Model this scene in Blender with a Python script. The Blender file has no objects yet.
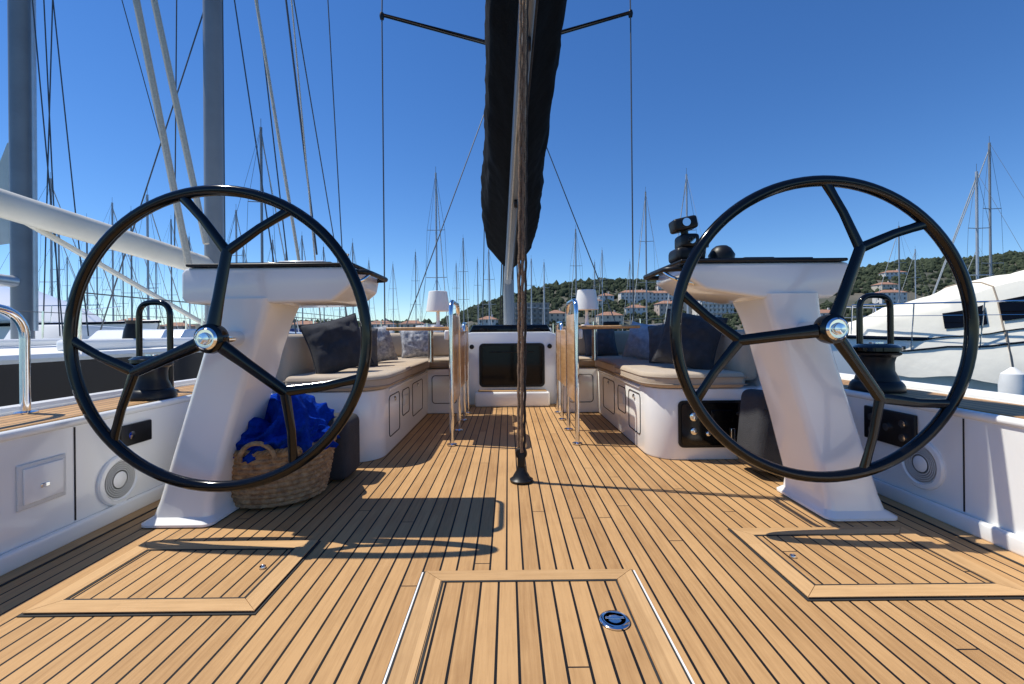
import bpy, bmesh, math, random
from mathutils import Vector, Matrix, noise
random.seed(7)
R=math.radians
sc=bpy.context.scene
# ------------------------------------------------------------------ materials
def newmat(name):
    m=bpy.data.materials.new(name); m.use_nodes=True
    nt=m.node_tree; b=nt.nodes["Principled BSDF"]
    return m,nt,b
def P(name,col,rough=.5,metal=0.,coat=0.,var=0.,vs=4.,bump=0.,bs=60.,stretch=(1,1,1),rvar=0.,col2=None,sheen=0.,spec=None):
    m,nt,b=newmat(name); N=nt.nodes; L=nt.links
    b.inputs['Base Color'].default_value=(*col,1); b.inputs['Roughness'].default_value=rough
    b.inputs['Metallic'].default_value=metal; b.inputs['Coat Weight'].default_value=coat
    b.inputs['Sheen Weight'].default_value=sheen
    if spec is not None: b.inputs['Specular IOR Level'].default_value=spec
    tc=N.new('ShaderNodeTexCoord'); mp=N.new('ShaderNodeMapping'); mp.inputs['Scale'].default_value=stretch
    L.new(tc.outputs['Object'],mp.inputs['Vector'])
    if var>0 or col2:
        n=N.new('ShaderNodeTexNoise'); n.inputs['Scale'].default_value=vs; n.inputs['Detail'].default_value=6
        n.inputs['Roughness'].default_value=.62
        L.new(mp.outputs[0],n.inputs['Vector'])
        r=N.new('ShaderNodeValToRGB'); r.color_ramp.elements[0].position=.33; r.color_ramp.elements[1].position=.67
        c2=col2 if col2 else tuple(min(1,c*(1+var)) for c in col)
        c1=col if col2 else tuple(c*(1-var) for c in col)
        r.color_ramp.elements[0].color=(*c1,1); r.color_ramp.elements[1].color=(*c2,1)
        L.new(n.outputs['Fac'],r.inputs[0]); L.new(r.outputs[0],b.inputs['Base Color'])
    if rvar>0:
        n3=N.new('ShaderNodeTexNoise'); n3.inputs['Scale'].default_value=vs*1.7; n3.inputs['Detail'].default_value=5
        L.new(mp.outputs[0],n3.inputs['Vector'])
        mr=N.new('ShaderNodeMapRange'); mr.inputs['To Min'].default_value=max(.02,rough-rvar); mr.inputs['To Max'].default_value=rough+rvar
        L.new(n3.outputs['Fac'],mr.inputs['Value']); L.new(mr.outputs[0],b.inputs['Roughness'])
    if bump>0:
        n2=N.new('ShaderNodeTexNoise'); n2.inputs['Scale'].default_value=bs; n2.inputs['Detail'].default_value=4
        L.new(mp.outputs[0],n2.inputs['Vector'])
        bp=N.new('ShaderNodeBump'); bp.inputs['Strength'].default_value=bump; bp.inputs['Distance'].default_value=.02
        L.new(n2.outputs['Fac'],bp.inputs['Height']); L.new(bp.outputs[0],b.inputs['Normal'])
    return m
def teak(name,width=.07,line=.125,off=0.,base=((.31,.165,.065),(.53,.315,.140)),axis='X',butt=True,caulk=True):
    m,nt,b=newmat(name); N=nt.nodes; L=nt.links
    def M(op,a,c=None,**k):
        n=N.new('ShaderNodeMath'); n.operation=op
        for i,x in enumerate((a,c)):
            if x is None: continue
            if isinstance(x,(int,float)): n.inputs[i].default_value=x
            else: L.new(x,n.inputs[i])
        return n.outputs[0]
    tc=N.new('ShaderNodeTexCoord'); sp=N.new('ShaderNodeSeparateXYZ'); L.new(tc.outputs['Object'],sp.inputs[0])
    a,l=(sp.outputs['X'],sp.outputs['Y']) if axis=='X' else (sp.outputs['Y'],sp.outputs['X'])
    u=M('DIVIDE',M('ADD',a,off+50*width),width)
    fr=M('FRACT',u); idn=M('FLOOR',u)
    wn=N.new('ShaderNodeTexWhiteNoise'); wn.noise_dimensions='1D'; L.new(idn,wn.inputs['W'])
    v=M('ADD',M('DIVIDE',l,4.3),M('MULTIPLY',wn.outputs['Value'],7.3))
    seg=M('FLOOR',v)
    wn2=N.new('ShaderNodeTexWhiteNoise'); wn2.noise_dimensions='2D'
    cb=N.new('ShaderNodeCombineXYZ'); L.new(idn,cb.inputs[0]); L.new(seg,cb.inputs[1]); L.new(cb.outputs[0],wn2.inputs['Vector'])
    rnd=wn2.outputs['Value']
    cg=N.new('ShaderNodeCombineXYZ')
    L.new(M('ADD',M('MULTIPLY',a,75.),M('MULTIPLY',rnd,50.)),cg.inputs[0]); L.new(M('ADD',M('MULTIPLY',l,3.2),M('MULTIPLY',rnd,91.)),cg.inputs[1])
    g=N.new('ShaderNodeTexNoise'); g.inputs['Scale'].default_value=1.; g.inputs['Detail'].default_value=6; g.inputs['Roughness'].default_value=.68
    L.new(cg.outputs[0],g.inputs['Vector'])
    st=N.new('ShaderNodeTexNoise'); st.inputs['Scale'].default_value=1.7; st.inputs['Detail'].default_value=7; st.inputs['Roughness'].default_value=.65; L.new(tc.outputs['Object'],st.inputs['Vector'])
    f=M('ADD',M('ADD',M('MULTIPLY',rnd,.26),M('MULTIPLY',g.outputs['Fac'],.85)),M('MULTIPLY',st.outputs['Fac'],.6))
    ramp=N.new('ShaderNodeValToRGB'); ramp.color_ramp.elements[0].position=.5; ramp.color_ramp.elements[1].position=1.
    ramp.color_ramp.elements[0].color=(*base[0],1); ramp.color_ramp.elements[1].color=(*base[1],1)
    L.new(f,ramp.inputs[0])
    mx=N.new('ShaderNodeMix'); mx.data_type='RGBA'
    L.new(ramp.outputs[0],mx.inputs['A']); mx.inputs['B'].default_value=(.006,.006,.007,1)
    if caulk:
        k=M('LESS_THAN',fr,line)
        if butt: k=M('MAXIMUM',k,M('LESS_THAN',M('FRACT',v),.0013))
        L.new(k,mx.inputs['Factor'])
        h=M('SUBTRACT',M('MULTIPLY',g.outputs['Fac'],.25),k)
    else:
        mx.inputs['Factor'].default_value=0.; h=M('MULTIPLY',g.outputs['Fac'],.25)
    L.new(mx.outputs['Result'],b.inputs['Base Color'])
    L.new(M('ADD',M('MULTIPLY',st.outputs['Fac'],.3),.42),b.inputs['Roughness']); b.inputs['Specular IOR Level'].default_value=.25
    bp=N.new('ShaderNodeBump'); bp.inputs['Strength'].default_value=.5; bp.inputs['Distance'].default_value=.004
    L.new(h,bp.inputs['Height']); L.new(bp.outputs[0],b.inputs['Normal'])
    return m
GEL=P('gelcoat_white',(.88,.88,.86),.18,coat=.4,var=.015,vs=2.,rvar=.07)
GELR=P('gelcoat_nonskid',(.80,.80,.77),.6,var=.05,vs=3,bump=.3,bs=200)
BLACK=P('carbon_black_gloss',(.003,.003,.0035),.10,var=.2,vs=8,rvar=.05,spec=.4)
BLK=P('black_plastic',(.009,.009,.010),.4,var=.25,vs=9,rvar=.1,spec=.35)
RUB=P('dark_gap',(.02,.02,.02),.8,var=.1)
CHR=P('polished_steel',(.80,.81,.82),.09,metal=1,var=.04,vs=9,rvar=.05)
ALU=P('mast_aluminium',(.62,.64,.66),.38,metal=.6,var=.08,vs=2,rvar=.1)
BOOMW=P('boom_cream_paint',(.70,.67,.58),.4,var=.06,vs=2,rvar=.1)
ALUG=P('painted_grey_mast',(.24,.26,.28),.4,var=.1,vs=1)
WIRE=P('steel_wire',(.10,.11,.12),.5,metal=.4,var=.1)
CREAMR=P('cream_rope',(.60,.55,.45),.8,var=.15,vs=30,bump=.6,bs=90)
TANR=P('tan_rope',(.24,.15,.09),.85,var=.35,vs=60,bump=.8,bs=140)
DKR=P('dark_rope',(.04,.036,.034),.85,var=.35,vs=60,bump=.8,bs=140)
BEIGE=P('beige_fabric',(.52,.42,.31),.9,var=.07,vs=5,bump=.35,bs=250,sheen=.2)
BEIGED=P('beige_piping',(.36,.29,.22),.9,var=.06)
GREYD=P('dark_grey_fabric',(.030,.031,.038),.92,var=.25,vs=14,bump=.4,bs=260,sheen=.1)
GREYM=P('mid_grey_fabric',(.09,.092,.10),.92,var=.18,vs=14,bump=.4,bs=260,sheen=.1)
PATT=P('patterned_fabric',(.18,.19,.22),.9,vs=26,col2=(.62,.62,.62),bump=.3,bs=200)
BLUEP=P('pale_blue_fabric',(.30,.34,.42),.9,vs=22,col2=(.5,.53,.58),bump=.3,bs=200)
BAGG=P('grey_canvas_bag',(.040,.042,.048),.9,var=.15,vs=10,bump=.4,bs=150)
SAILC=P('black_sail_cover',(.0028,.0028,.0032),.8,var=.3,vs=3,bump=.5,bs=9,spec=.12)
BLUET=P('blue_terry_towel',(.004,.045,.40),1.,var=.35,vs=22,bump=1.,bs=120,spec=.05)
WICK=P('wicker',(.20,.115,.055),.75,col2=(.50,.34,.18),vs=30,bump=.5,bs=110)
LAMPS=P('lamp_shade_white',(.88,.87,.83),.6,var=.02)
GLASSD=P('tinted_acrylic',(.004,.004,.005),.08,var=.2,spec=.25)
TEAK=teak('teak_planking')
TEAKP=teak('teak_board_long',caulk=False,base=((.38,.22,.095),(.60,.375,.18)))
TEAKX=teak('teak_board_cross',caulk=False,axis='Y',base=((.38,.22,.095),(.60,.375,.18)))
TEAKV=P('teak_varnished',(.46,.24,.09),.35,coat=.3,col2=(.66,.39,.17),vs=3,stretch=(14,1,14),rvar=.1)
NAVY=P('navy_gelcoat',(.005,.007,.013),.14,var=.2,spec=.35)
CREAM=P('cream_canvas',(.84,.80,.69),.85,var=.05,vs=1.5,bump=.6,bs=3)
# ------------------------------------------------------------------ mesh builder
class MB:
    def __init__(s,name): s.n=name; s.v=[]; s.f=[]; s.m=[]; s.mats=[]
    def mi(s,mat):
        if mat not in s.mats: s.mats.append(mat)
        return s.mats.index(mat)
    def add(s,vs,fs,mat,M=None):
        o=len(s.v); k=s.mi(mat)
        for v in vs:
            v=Vector(v); s.v.append(M@v if M else v)
        for f in fs: s.f.append([i+o for i in f]); s.m.append(k)
    def bm(s,bm,mat,M=None):
        bm.verts.index_update()
        s.add([v.co.copy() for v in bm.verts],[[v.index for v in f.verts] for f in bm.faces],mat,M); bm.free()
    def box(s,x0,x1,y0,y1,z0,z1,mat,r=0.,seg=3,M=None):
        b=bmesh.new(); bmesh.ops.create_cube(b,size=1)
        for v in b.verts: v.co=Vector(((x0+x1)/2+v.co.x*(x1-x0),(y0+y1)/2+v.co.y*(y1-y0),(z0+z1)/2+v.co.z*(z1-z0)))
        r=min(r,.49*min(abs(x1-x0),abs(y1-y0),abs(z1-z0)))
        if r>0: bmesh.ops.bevel(b,geom=b.edges[:],offset=r,segments=seg,profile=.5,affect='EDGES')
        s.bm(b,mat,M)
    def poly(s,pts,a,b_,mat,plane='XY',r=0.,seg=2,M=None):
        def mk(p,h):
            return {'XY':(p[0],p[1],h),'XZ':(p[0],h,p[1]),'YZ':(h,p[0],p[1])}[plane]
        b=bmesh.new(); n=len(pts)
        lo=[b.verts.new(mk(p,a)) for p in pts]; hi=[b.verts.new(mk(p,b_)) for p in pts]
        b.faces.new(lo); b.faces.new(hi[::-1])
        for i in range(n): b.faces.new((lo[i],lo[(i+1)%n],hi[(i+1)%n],hi[i]))
        bmesh.ops.recalc_face_normals(b,faces=b.faces[:])
        if r>0:
            es=[e for e in b.edges if e.is_manifold and e.calc_face_angle()>.6]
            bmesh.ops.bevel(b,geom=es,offset=r,segments=seg,profile=.5,affect='EDGES')
        s.bm(b,mat,M)
    def tube(s,pts,r,mat,n=10,closed=False,sq=(1,1,1),M=None):
        pts=[Vector(p) for p in pts]; k=len(pts)
        rs=r if isinstance(r,(list,tuple)) else [r]*k
        tang=[]
        for i in range(k):
            if closed: t=pts[(i+1)%k]-pts[i-1]
            else: t=pts[min(i+1,k-1)]-pts[max(i-1,0)]
            tang.append(t.normalized())
        up=Vector((0,1,0)) if abs(tang[0].y)<.8 else Vector((1,0,0))
        nrm=(up-tang[0]*up.dot(tang[0])).normalized()
        vs=[];fs=[]
        for i in range(k):
            t=tang[i]; nrm=(nrm-t*nrm.dot(t)).normalized(); bn=t.cross(nrm)
            for j in range(n):
                a=2*math.pi*j/n; o=(nrm*math.cos(a)+bn*math.sin(a))*rs[i]
                vs.append(pts[i]+Vector((o.x*sq[0],o.y*sq[1],o.z*sq[2])))
        K=k if closed else k-1
        for i in range(K):
            for j in range(n):
                a=i*n+j; b=i*n+(j+1)%n; c=((i+1)%k)*n+(j+1)%n; d=((i+1)%k)*n+j
                fs.append((a,b,c,d))
        if not closed:
            fs.append(tuple(range(n))[::-1]); fs.append(tuple((k-1)*n+j for j in range(n)))
        s.add(vs,fs,mat,M)
    def lathe(s,prof,mat,c=(0,0,0),n=32,axis='Z',fn=None,M=None):
        vs=[];fs=[]
        for i,(r,z) in enumerate(prof):
            for j in range(n):
                a=2*math.pi*j/n; rr=r+(fn(r,z,a) if fn else 0)
                p=(rr*math.cos(a),rr*math.sin(a),z)
                if axis=='Y': p=(p[0],p[2],p[1])
                if axis=='X': p=(p[2],p[0],p[1])
                vs.append((p[0]+c[0],p[1]+c[1],p[2]+c[2]))
        for i in range(len(prof)-1):
            for j in range(n): fs.append((i*n+j,i*n+(j+1)%n,(i+1)*n+(j+1)%n,(i+1)*n+j))
        fs.append(tuple(range(n))[::-1]); fs.append(tuple((len(prof)-1)*n+j for j in range(n)))
        s.add(vs,fs,mat,M)
    def loft(s,secs,mat,closed=True,cap=True,M=None):
        n=len(secs[0]); vs=[p for q in secs for p in q]; fs=[]
        for i in range(len(secs)-1):
            for j in range(n if closed else n-1):
                fs.append((i*n+j,i*n+(j+1)%n,(i+1)*n+(j+1)%n,(i+1)*n+j))
        if cap: fs.append(tuple(range(n))[::-1]); fs.append(tuple((len(secs)-1)*n+j for j in range(n)))
        s.add(vs,fs,mat,M)
    def build(s,loc=(0,0,0),smooth=38,parent=None,flat=False):
        me=bpy.data.meshes.new(s.n); me.from_pydata([tuple(v) for v in s.v],[],s.f)
        for m in s.mats: me.materials.append(m)
        me.polygons.foreach_set('material_index',s.m)
        if not flat:
            me.polygons.foreach_set('use_smooth',[True]*len(s.f))
        b=bmesh.new(); b.from_mesh(me); bmesh.ops.recalc_face_normals(b,faces=b.faces[:]); b.to_mesh(me); b.free()
        if not flat: me.set_sharp_from_angle(angle=R(smooth))
        o=bpy.data.objects.new(s.n,me); sc.collection.objects.link(o); o.location=loc
        if parent: o.parent=parent
        return o
def inst(o,loc,rot=0,scale=1,name=None):
    c=bpy.data.objects.new(name or o.name.split('.')[0],o.data); sc.collection.objects.link(c)
    c.location=loc; c.rotation_euler=(0,0,rot); c.scale=(scale,)*3
    return c
def rp(pts,r,n=6):
    pts=[Vector(p) for p in pts]; out=[pts[0]]
    for i in range(1,len(pts)-1):
        a,b,c=pts[i-1],pts[i],pts[i+1]; d1=(a-b); d2=(c-b)
        rr=min(r,d1.length*.49,d2.length*.49); p=b+d1.normalized()*rr; q=b+d2.normalized()*rr
        for k in range(n+1):
            t=k/n; out.append((1-t)**2*p+2*t*(1-t)*b+t*t*q)
    out.append(pts[-1]); return out
def rrect(cx,cy,w,h,r,n=5):
    out=[]
    for sx,sy,a0 in((1,1,0),(-1,1,90),(-1,-1,180),(1,-1,270)):
        for k in range(n+1):
            a=R(a0+90*k/n); out.append((cx+sx*(w/2-r)+r*math.cos(a),cy+sy*(h/2-r)+r*math.sin(a)))
    return out
# ------------------------------------------------------------------ cockpit sole
HX=2.2
d=MB('teak_deck'); d.add([(-HX,-1.2,0),(HX,-1.2,0),(HX,6.32,0),(-HX,6.32,0)],[(0,1,2,3)],TEAK)
for s in(-1,1):
    x0,x1=sorted((s*2.2,s*2.10)); d.box(x0,x1,-1.2,3.3,.001,.005,TEAKP)
    x0,x1=sorted((s*2.10,s*2.088)); d.box(x0,x1,-1.2,3.3,.001,.004,RUB)
d.box(-.62,.62,6.16,6.3,.001,.005,TEAKX)
d.build()
TEAKH=teak('teak_hatch_planking',off=.03)
def hatch(name,x0,x1,y0,y1,bw=.075,latch=None,pale=True):
    h=MB(name)
    g=.010
    h.box(x0-g,x1+g,y0-g,y1+g,.001,.004,RUB)
    h.add([(x0,y0,.008),(x1,y0,.008),(x1,y1,.008),(x0,y1,.008)],[(0,1,2,3)],TEAKH)
    def bd(q,m):
        z0,z1=.0085,.0115; v=[(a,b,z0) for a,b in q]+[(a,b,z1) for a,b in q]
        h.add(v,[(0,1,2,3),(4,5,6,7),(0,1,5,4),(1,2,6,5),(2,3,7,6),(3,0,4,7)],m)
    w=bw; e=.003
    bd([(x0,y0),(x1,y0),(x1-w,y0+w),(x0+w,y0+w)],TEAKX)
    bd([(x0,y1),(x1,y1),(x1-w,y1-w),(x0+w,y1-w)],TEAKX)
    bd([(x0,y0+e),(x0+w-e,y0+w),(x0+w-e,y1-w),(x0,y1-e)],TEAKP)
    bd([(x1,y0+e),(x1-w+e,y0+w),(x1-w+e,y1-w),(x1,y1-e)],TEAKP)
    if pale:
        h.box(x0-g-.006,x0-g,y0,y1,.002,.006,GEL); h.box(x1+g,x1+g+.006,y0,y1,.002,.006,GEL)
    h.box(x0+w,x1-w,y1-w-.010,y1-w-.001,.009,.0105,RUB); h.box(x0+w,x1-w,y0+w+.001,y0+w+.010,.009,.0105,RUB)
    h.box(x0+w+.001,x0+w+.009,y0+w+.011,y1-w-.011,.009,.0105,RUB); h.box(x1-w-.009,x1-w-.001,y0+w+.011,y1-w-.011,.009,.0105,RUB)
    if latch:
        lx,ly,r=latch
        h.lathe([(r,.010),(r,.014),(r*.9,.018),(r*.72,.018),(r*.70,.012),(r*.45,.012),(r*.44,.017),(r*.3,.018),(.001,.018)],CHR,c=(lx,ly,0),n=40)
        h.box(lx-r*.62,lx+r*.62,ly-r*.10,ly+r*.10,.018,.023,CHR,.002)
        h.lathe([(r*.71,.0125),(r*.46,.0125)],RUB,c=(lx,ly,0),n=40)
    h.build()
hatch('deck_hatch',-.40,.45,.55,1.89,latch=(.305,1.555,.052))
hatch('deck_hatch',-1.80,-.97,1.63,2.18,pale=False,latch=(-1.10,1.93,.014))
hatch('deck_hatch',1.05,1.90,1.68,2.27,pale=False,latch=(1.18,1.98,.014))
# ------------------------------------------------------------------ hull, side decks, bulwarks
hl=MB('yacht_hull')
for s in(-1,1):
    out=[(s*2.2,-1.2),(s*2.2,6.32),(0,6.32),(0,15.5),(s*.55,14.6),(s*1.25,12.8),(s*1.9,10.6),(s*2.4,8.3),(s*2.68,6),(s*2.78,3.6),(s*2.78,-1.2)]
    hl.poly(out,-1.5,.58,GEL)
    hl.tube([(s*2.205,-1.2,.575),(s*2.205,3.5,.575)],.022,GEL,n=12)
    to=[(s*2.74,-1.2,.60),(s*2.74,3.6,.60),(s*2.64,6,.6),(s*2.36,8.3,.6),(s*1.86,10.6,.6),(s*1.2,12.8,.6),(s*.5,14.6,.6)]
    hl.tube(to,.03,GEL,n=8)
    hl.box(*sorted((s*2.2,s*2.165)),-1.2,3.3,.0,.085,GEL,.015)
    hl.box(*sorted((s*2.2,s*2.196)),2.248,2.254,.09,.55,RUB)
hl.box(-2.2,2.2,6.30,6.5,-.4,.58,GEL)
hl.build()
sd=MB('side_deck_teak')
for s in(-1,1):
    p=[(s*2.27,-1.2),(s*2.27,6.3),(s*1.95,6.9),(s*1.9,8.3),(s*1.4,10.5),(s*.7,12.6),(s*.1,14.6),(s*.4,14.4),(s*1.08,12.8),(s*1.74,10.6),(s*2.25,8.3),(s*2.54,6),(s*2.64,3.6),(s*2.66,-1.2)]
    sd.poly(p,.581,.592,TEAK)
sd.build()
cr=MB('coachroof')
half=[(1.72,6.35),(1.70,7.5),(1.45,9.2),(.9,10.9)]
pts=[(-x,y) for x,y in half]+[(x,y) for x,y in half[::-1]]
cr.poly(pts,.58,.93,GEL,r=.06,seg=4)
for s in(-1,1):
    cr.add([(s*1.735,6.9,.66),(s*1.715,7.4,.66),(s*1.56,8.6,.66),(s*1.56,8.6,.82),(s*1.71,7.4,.84),(s*1.73,6.9,.84)],[(0,1,2,3,4,5)],GLASSD)
    cr.tube(rp([(s*1.2,7.1,.93),(s*1.2,7.15,1.0),(s*1.15,9.2,1.0),(s*1.15,9.3,.93)],.05),.014,TEAKV)
cr.build()
cw=MB('companionway')
cw.poly([(-.66,.0),(.62,.0),(.62,.96),(.52,1.0),(-.56,1.0),(-.66,.96)],6.26,6.34,GEL,'XZ',r=.02)
cw.poly(rrect(.0,.545,.90,.60,.06),6.245,6.2595,BLK,'XZ')
cw.poly(rrect(.0,.545,.84,.54,.05),6.235,6.2445,GLASSD,'XZ')
cw.box(-.50,.50,6.05,6.255,0,.20,GEL,.03)
cw.box(-.46,.46,6.08,6.24,.201,.212,TEAKX,.003)
cw.box(-.30,.30,6.225,6.234,.72,.735,BLK,.004)
cw.box(-.58,.54,6.4,7.3,.93,1.02,GEL,.03)
cw.poly([(-.60,.985),(.56,.985),(.50,1.10),(-.54,1.10)],6.345,6.9,GLASSD,'XZ',r=.02)
for x in(-.55,.52):
    cw.lathe([(.032,0),(.032,-.012),(.024,-.016),(.001,-.016)],BLK,c=(x,6.258,.8),n=20,axis='Y')
cw.build()
# ------------------------------------------------------------------ settees
def seam(mb,kind,c,w,h,r,s=1):
    pts=rrect(0,0,w,h,r)
    if kind=='X': P3=[(c[0],c[1]+a,c[2]+b) for a,b in pts]
    else: P3=[(c[0]+a,c[1],c[2]+b) for a,b in pts]
    mb.tube(P3,.0045,RUB,n=6,closed=True)
for s in(-1,1):
    t=MB('settee')
    cor=[(1.05+.22-.22*math.cos(R(a)),3.5+.22-.22*math.sin(R(a))) for a in range(90,-1,-15)]
    pts=[(s*2.2,3.5)]+[(s*x,y) for x,y in cor]+[(s*1.05,5.6),(s*.62,5.6),(s*.62,6.255),(s*2.2,6.255)]
    t.poly(pts,0,.55,GEL,r=.015)
    seam(t,'X',(s*1.048,3.98,.30),.36,.34,.04); seam(t,'X',(s*1.048,4.42,.34),.30,.24,.04); seam(t,'X',(s*1.048,5.0,.30),.55,.34,.04)
    seam(t,'Y',(s*.84,5.597,.30),.30,.34,.04)
    for yy,zz in((3.98,.43),(5.0,.43)): t.lathe([(.02,0),(.02,-s*.01),(.012,-s*.014)],CHR,c=(s*1.048,yy,zz),n=16,axis='X')
    t.box(*sorted((s*1.047,s*1.040)),4.33,4.51,.30,.40,GELR,.003)
    t.box(*sorted((s*1.05,s*1.035)),3.8,5.55,.515,.54,GEL,.006)
    def cush(x0,x1,y0,y1,z0,z1):
        x0,x1=sorted((s*x0,s*x1)); t.box(x0,x1,y0,y1,z0,z1,BEIGE,.045,4)
        for z in(z0+.02,z1-.02):
            q=rrect((x0+x1)/2,(y0+y1)/2,x1-x0-.004,y1-y0-.004,.05); t.tube([(a,b,z) for a,b in q],.006,BEIGED,n=6,closed=True)
    c2=[(1.01+.24-.24*math.cos(R(a)),3.46+.24-.24*math.sin(R(a))) for a in range(90,-1,-15)]
    t.poly([(s*1.76,3.46)]+[(s*x,y) for x,y in c2]+[(s*1.01,4.55),(s*1.76,4.55)],.557,.675,BEIGE,r=.035,seg=4)
    for zz in(.64,.585): t.tube([(s*1.76,3.455,zz)]+[(s*x,y-.002,zz) for x,y in c2]+[(s*1.008,4.52,zz)],.006,BEIGED,n=6)
    cush(1.01,1.76,4.565,5.60,.557,.675); cush(.60,1.76,5.615,6.2,.557,.675)
    for y0,y1 in((3.55,4.4),(4.415,5.3),(5.315,6.1)):
        x0,x1=sorted((s*1.77,s*1.91)); t.box(x0,x1,y0,y1,.60,1.0,BEIGE,.05,4)
    for a,b in((.66,1.2),(1.215,1.75)):
        x0,x1=sorted((s*a,s*b)); t.box(x0,x1,6.11,6.24,.68,1.0,BEIGE,.05,4)
    t.build()
    c=MB('coaming')
    c.box(*sorted((s*1.93,s*2.24)),3.42,6.36,.45,.80,GEL,.06,5)
    c.box(*sorted((s*1.96,s*2.20)),3.9,6.3,.79,.90,GEL,.04,4)
    c.poly([(s*1.74,.02),(s*2.2,.02),(s*2.2,.60),(s*1.95,.62),(s*1.74,.50)],3.38,3.498,GEL,'XZ',r=.02)
    c.build()
ip=MB('switch_panel')
ip.poly(rrect(1.52,.28,.54,.36,.04),3.485,3.4985,BLK,'XZ')
ip.poly(rrect(1.52,.28,.50,.32,.03),3.475,3.4845,BLACK,'XZ')
for k,(x,z,r) in enumerate(((1.36,.34,.032),(1.36,.23,.026),(1.47,.21,.018),(1.57,.21,.018),(1.70,.36,.014),(1.70,.18,.014))):
    ip.lathe([(r,0),(r,-.012),(r*.7,-.016),(.001,-.016)],CHR if k<4 else RUB,c=(x,3.475,z),n=20,axis='Y')
ip.box(1.49,1.66,3.465,3.474,.30,.39,GLASSD,.004); ip.box(1.64,1.67,3.46,3.474,.15,.25,CHR,.004)
ip.build()
ip2=MB('control_panel')
ip2.box(2.178,2.199,2.50,2.86,.32,.52,BLK,.008)
for y,z in((2.57,.46),(2.57,.38),(2.68,.42),(2.79,.46),(2.79,.38)):
    ip2.lathe([(.022,0),(.022,-.012),(.001,-.014)],CHR,c=(2.178,y,z),n=16,axis='X')
ip2.build()
ip3=MB('control_panel'); ip3.box(-2.199,-2.18,2.50,2.72,.38,.50,BLK,.008)
ip3.lathe([(.022,0),(.022,.012),(.001,.014)],CHR,c=(-2.18,2.56,.44),n=16,axis='X'); ip3.build()
for s,y,z in((-1,2.5,.21),(1,2.48,.26)):
    sp=MB('loudspeaker'); k=-s
    sp.lathe([(.135,0),(.135,.010*k),(.128,.018*k),(.108,.02*k),(.10,.008*k),(.07,.005*k),(.045,.012*k),(.03,.018*k),(.001,.02*k)],GEL,c=(s*2.2,y,z),n=48,axis='X')
    for q in range(5): sp.lathe([(.052+q*.011,.0125*k),(.055+q*.011,.0145*k),(.058+q*.011,.0125*k)],GELR,c=(s*2.2,y,z),n=40,axis='X')
    sp.build()
fl=MB('shower_locker')
fl.box(-2.2,-2.19,1.98,2.20,.235,.435,GELR,.012); fl.box(-2.191,-2.182,2.0,2.18,.255,.415,GEL,.008); fl.box(-2.184,-2.177,2.07,2.11,.31,.33,CHR,.003)
fl.build()
b=MB('storage_bag'); b.box(-2.15,-1.13,3.04,3.34,.006,.43,BAGG,.06,4); b.tube(rp([(-1.85,3.03,.25),(-1.85,3.0,.12),(-1.45,3.0,.12),(-1.45,3.03,.25)],.05),.012,BLK); b.build()
b=MB('storage_bag'); M=Matrix.Translation((1.82,3.16,.0))@Matrix.Rotation(R(6),4,'Y'); b.box(-.25,.34,-.16,.16,.03,.56,BAGG,.06,4,M=M)
b.tube([(-.24,-.165,.45),(.33,-.165,.45)],.005,BLK,n=6,M=M); b.build()
# ------------------------------------------------------------------ steering wheels (dished: hub nearer the helmsman)
def wheel(x,y,z,ang):
    w=MB('steering_wheel'); RR=.732; dh=-.055
    w.tube([(RR*math.cos(2*math.pi*i/96),0,RR*math.sin(2*math.pi*i/96)) for i in range(96)],.027,BLACK,n=16,closed=True)
    for k in range(3):
        a=R(ang+120*k); f=.60*RR; ca,sa=math.cos(a),math.sin(a)
        def Y(r): return dh*(1-r/RR)
        w.tube([(ca*.05,Y(.05),sa*.05),(ca*.2,Y(.2),sa*.2),(ca*f,Y(f),sa*f)],[.035,.029,.027],BLACK,n=14,sq=(1,.6,1))
        for da in(-22,22):
            e=a+R(da); p0=Vector((ca*(f-.012),Y(f),sa*(f-.012))); p2=Vector((RR*math.cos(e),0,RR*math.sin(e)))
            mid=(p0+p2)/2+Vector((ca,0,sa))*.012
            w.tube([p0,p0.lerp(mid,.5),mid,mid.lerp(p2,.5),p2],[.026,.024,.022,.022,.026],BLACK,n=14,sq=(1,.6,1))
    w.lathe([(.070,dh+.03),(.074,dh),(.070,dh-.022),(.056,dh-.03)],BLACK,n=40,axis='Y')
    w.lathe([(.054,dh-.026),(.054,dh-.04),(.045,dh-.05),(.043,dh-.045),(.03,dh-.045),(.026,dh-.06),(.001,dh-.064)],CHR,n=40,axis='Y')
    w.lathe([(.04,dh+.03),(.04,.19)],CHR,n=24,axis='Y')
    w.build(loc=(x,y,z))
wheel(-1.482,2.25,.982,82); wheel(1.510,2.25,1.0,67)
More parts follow.
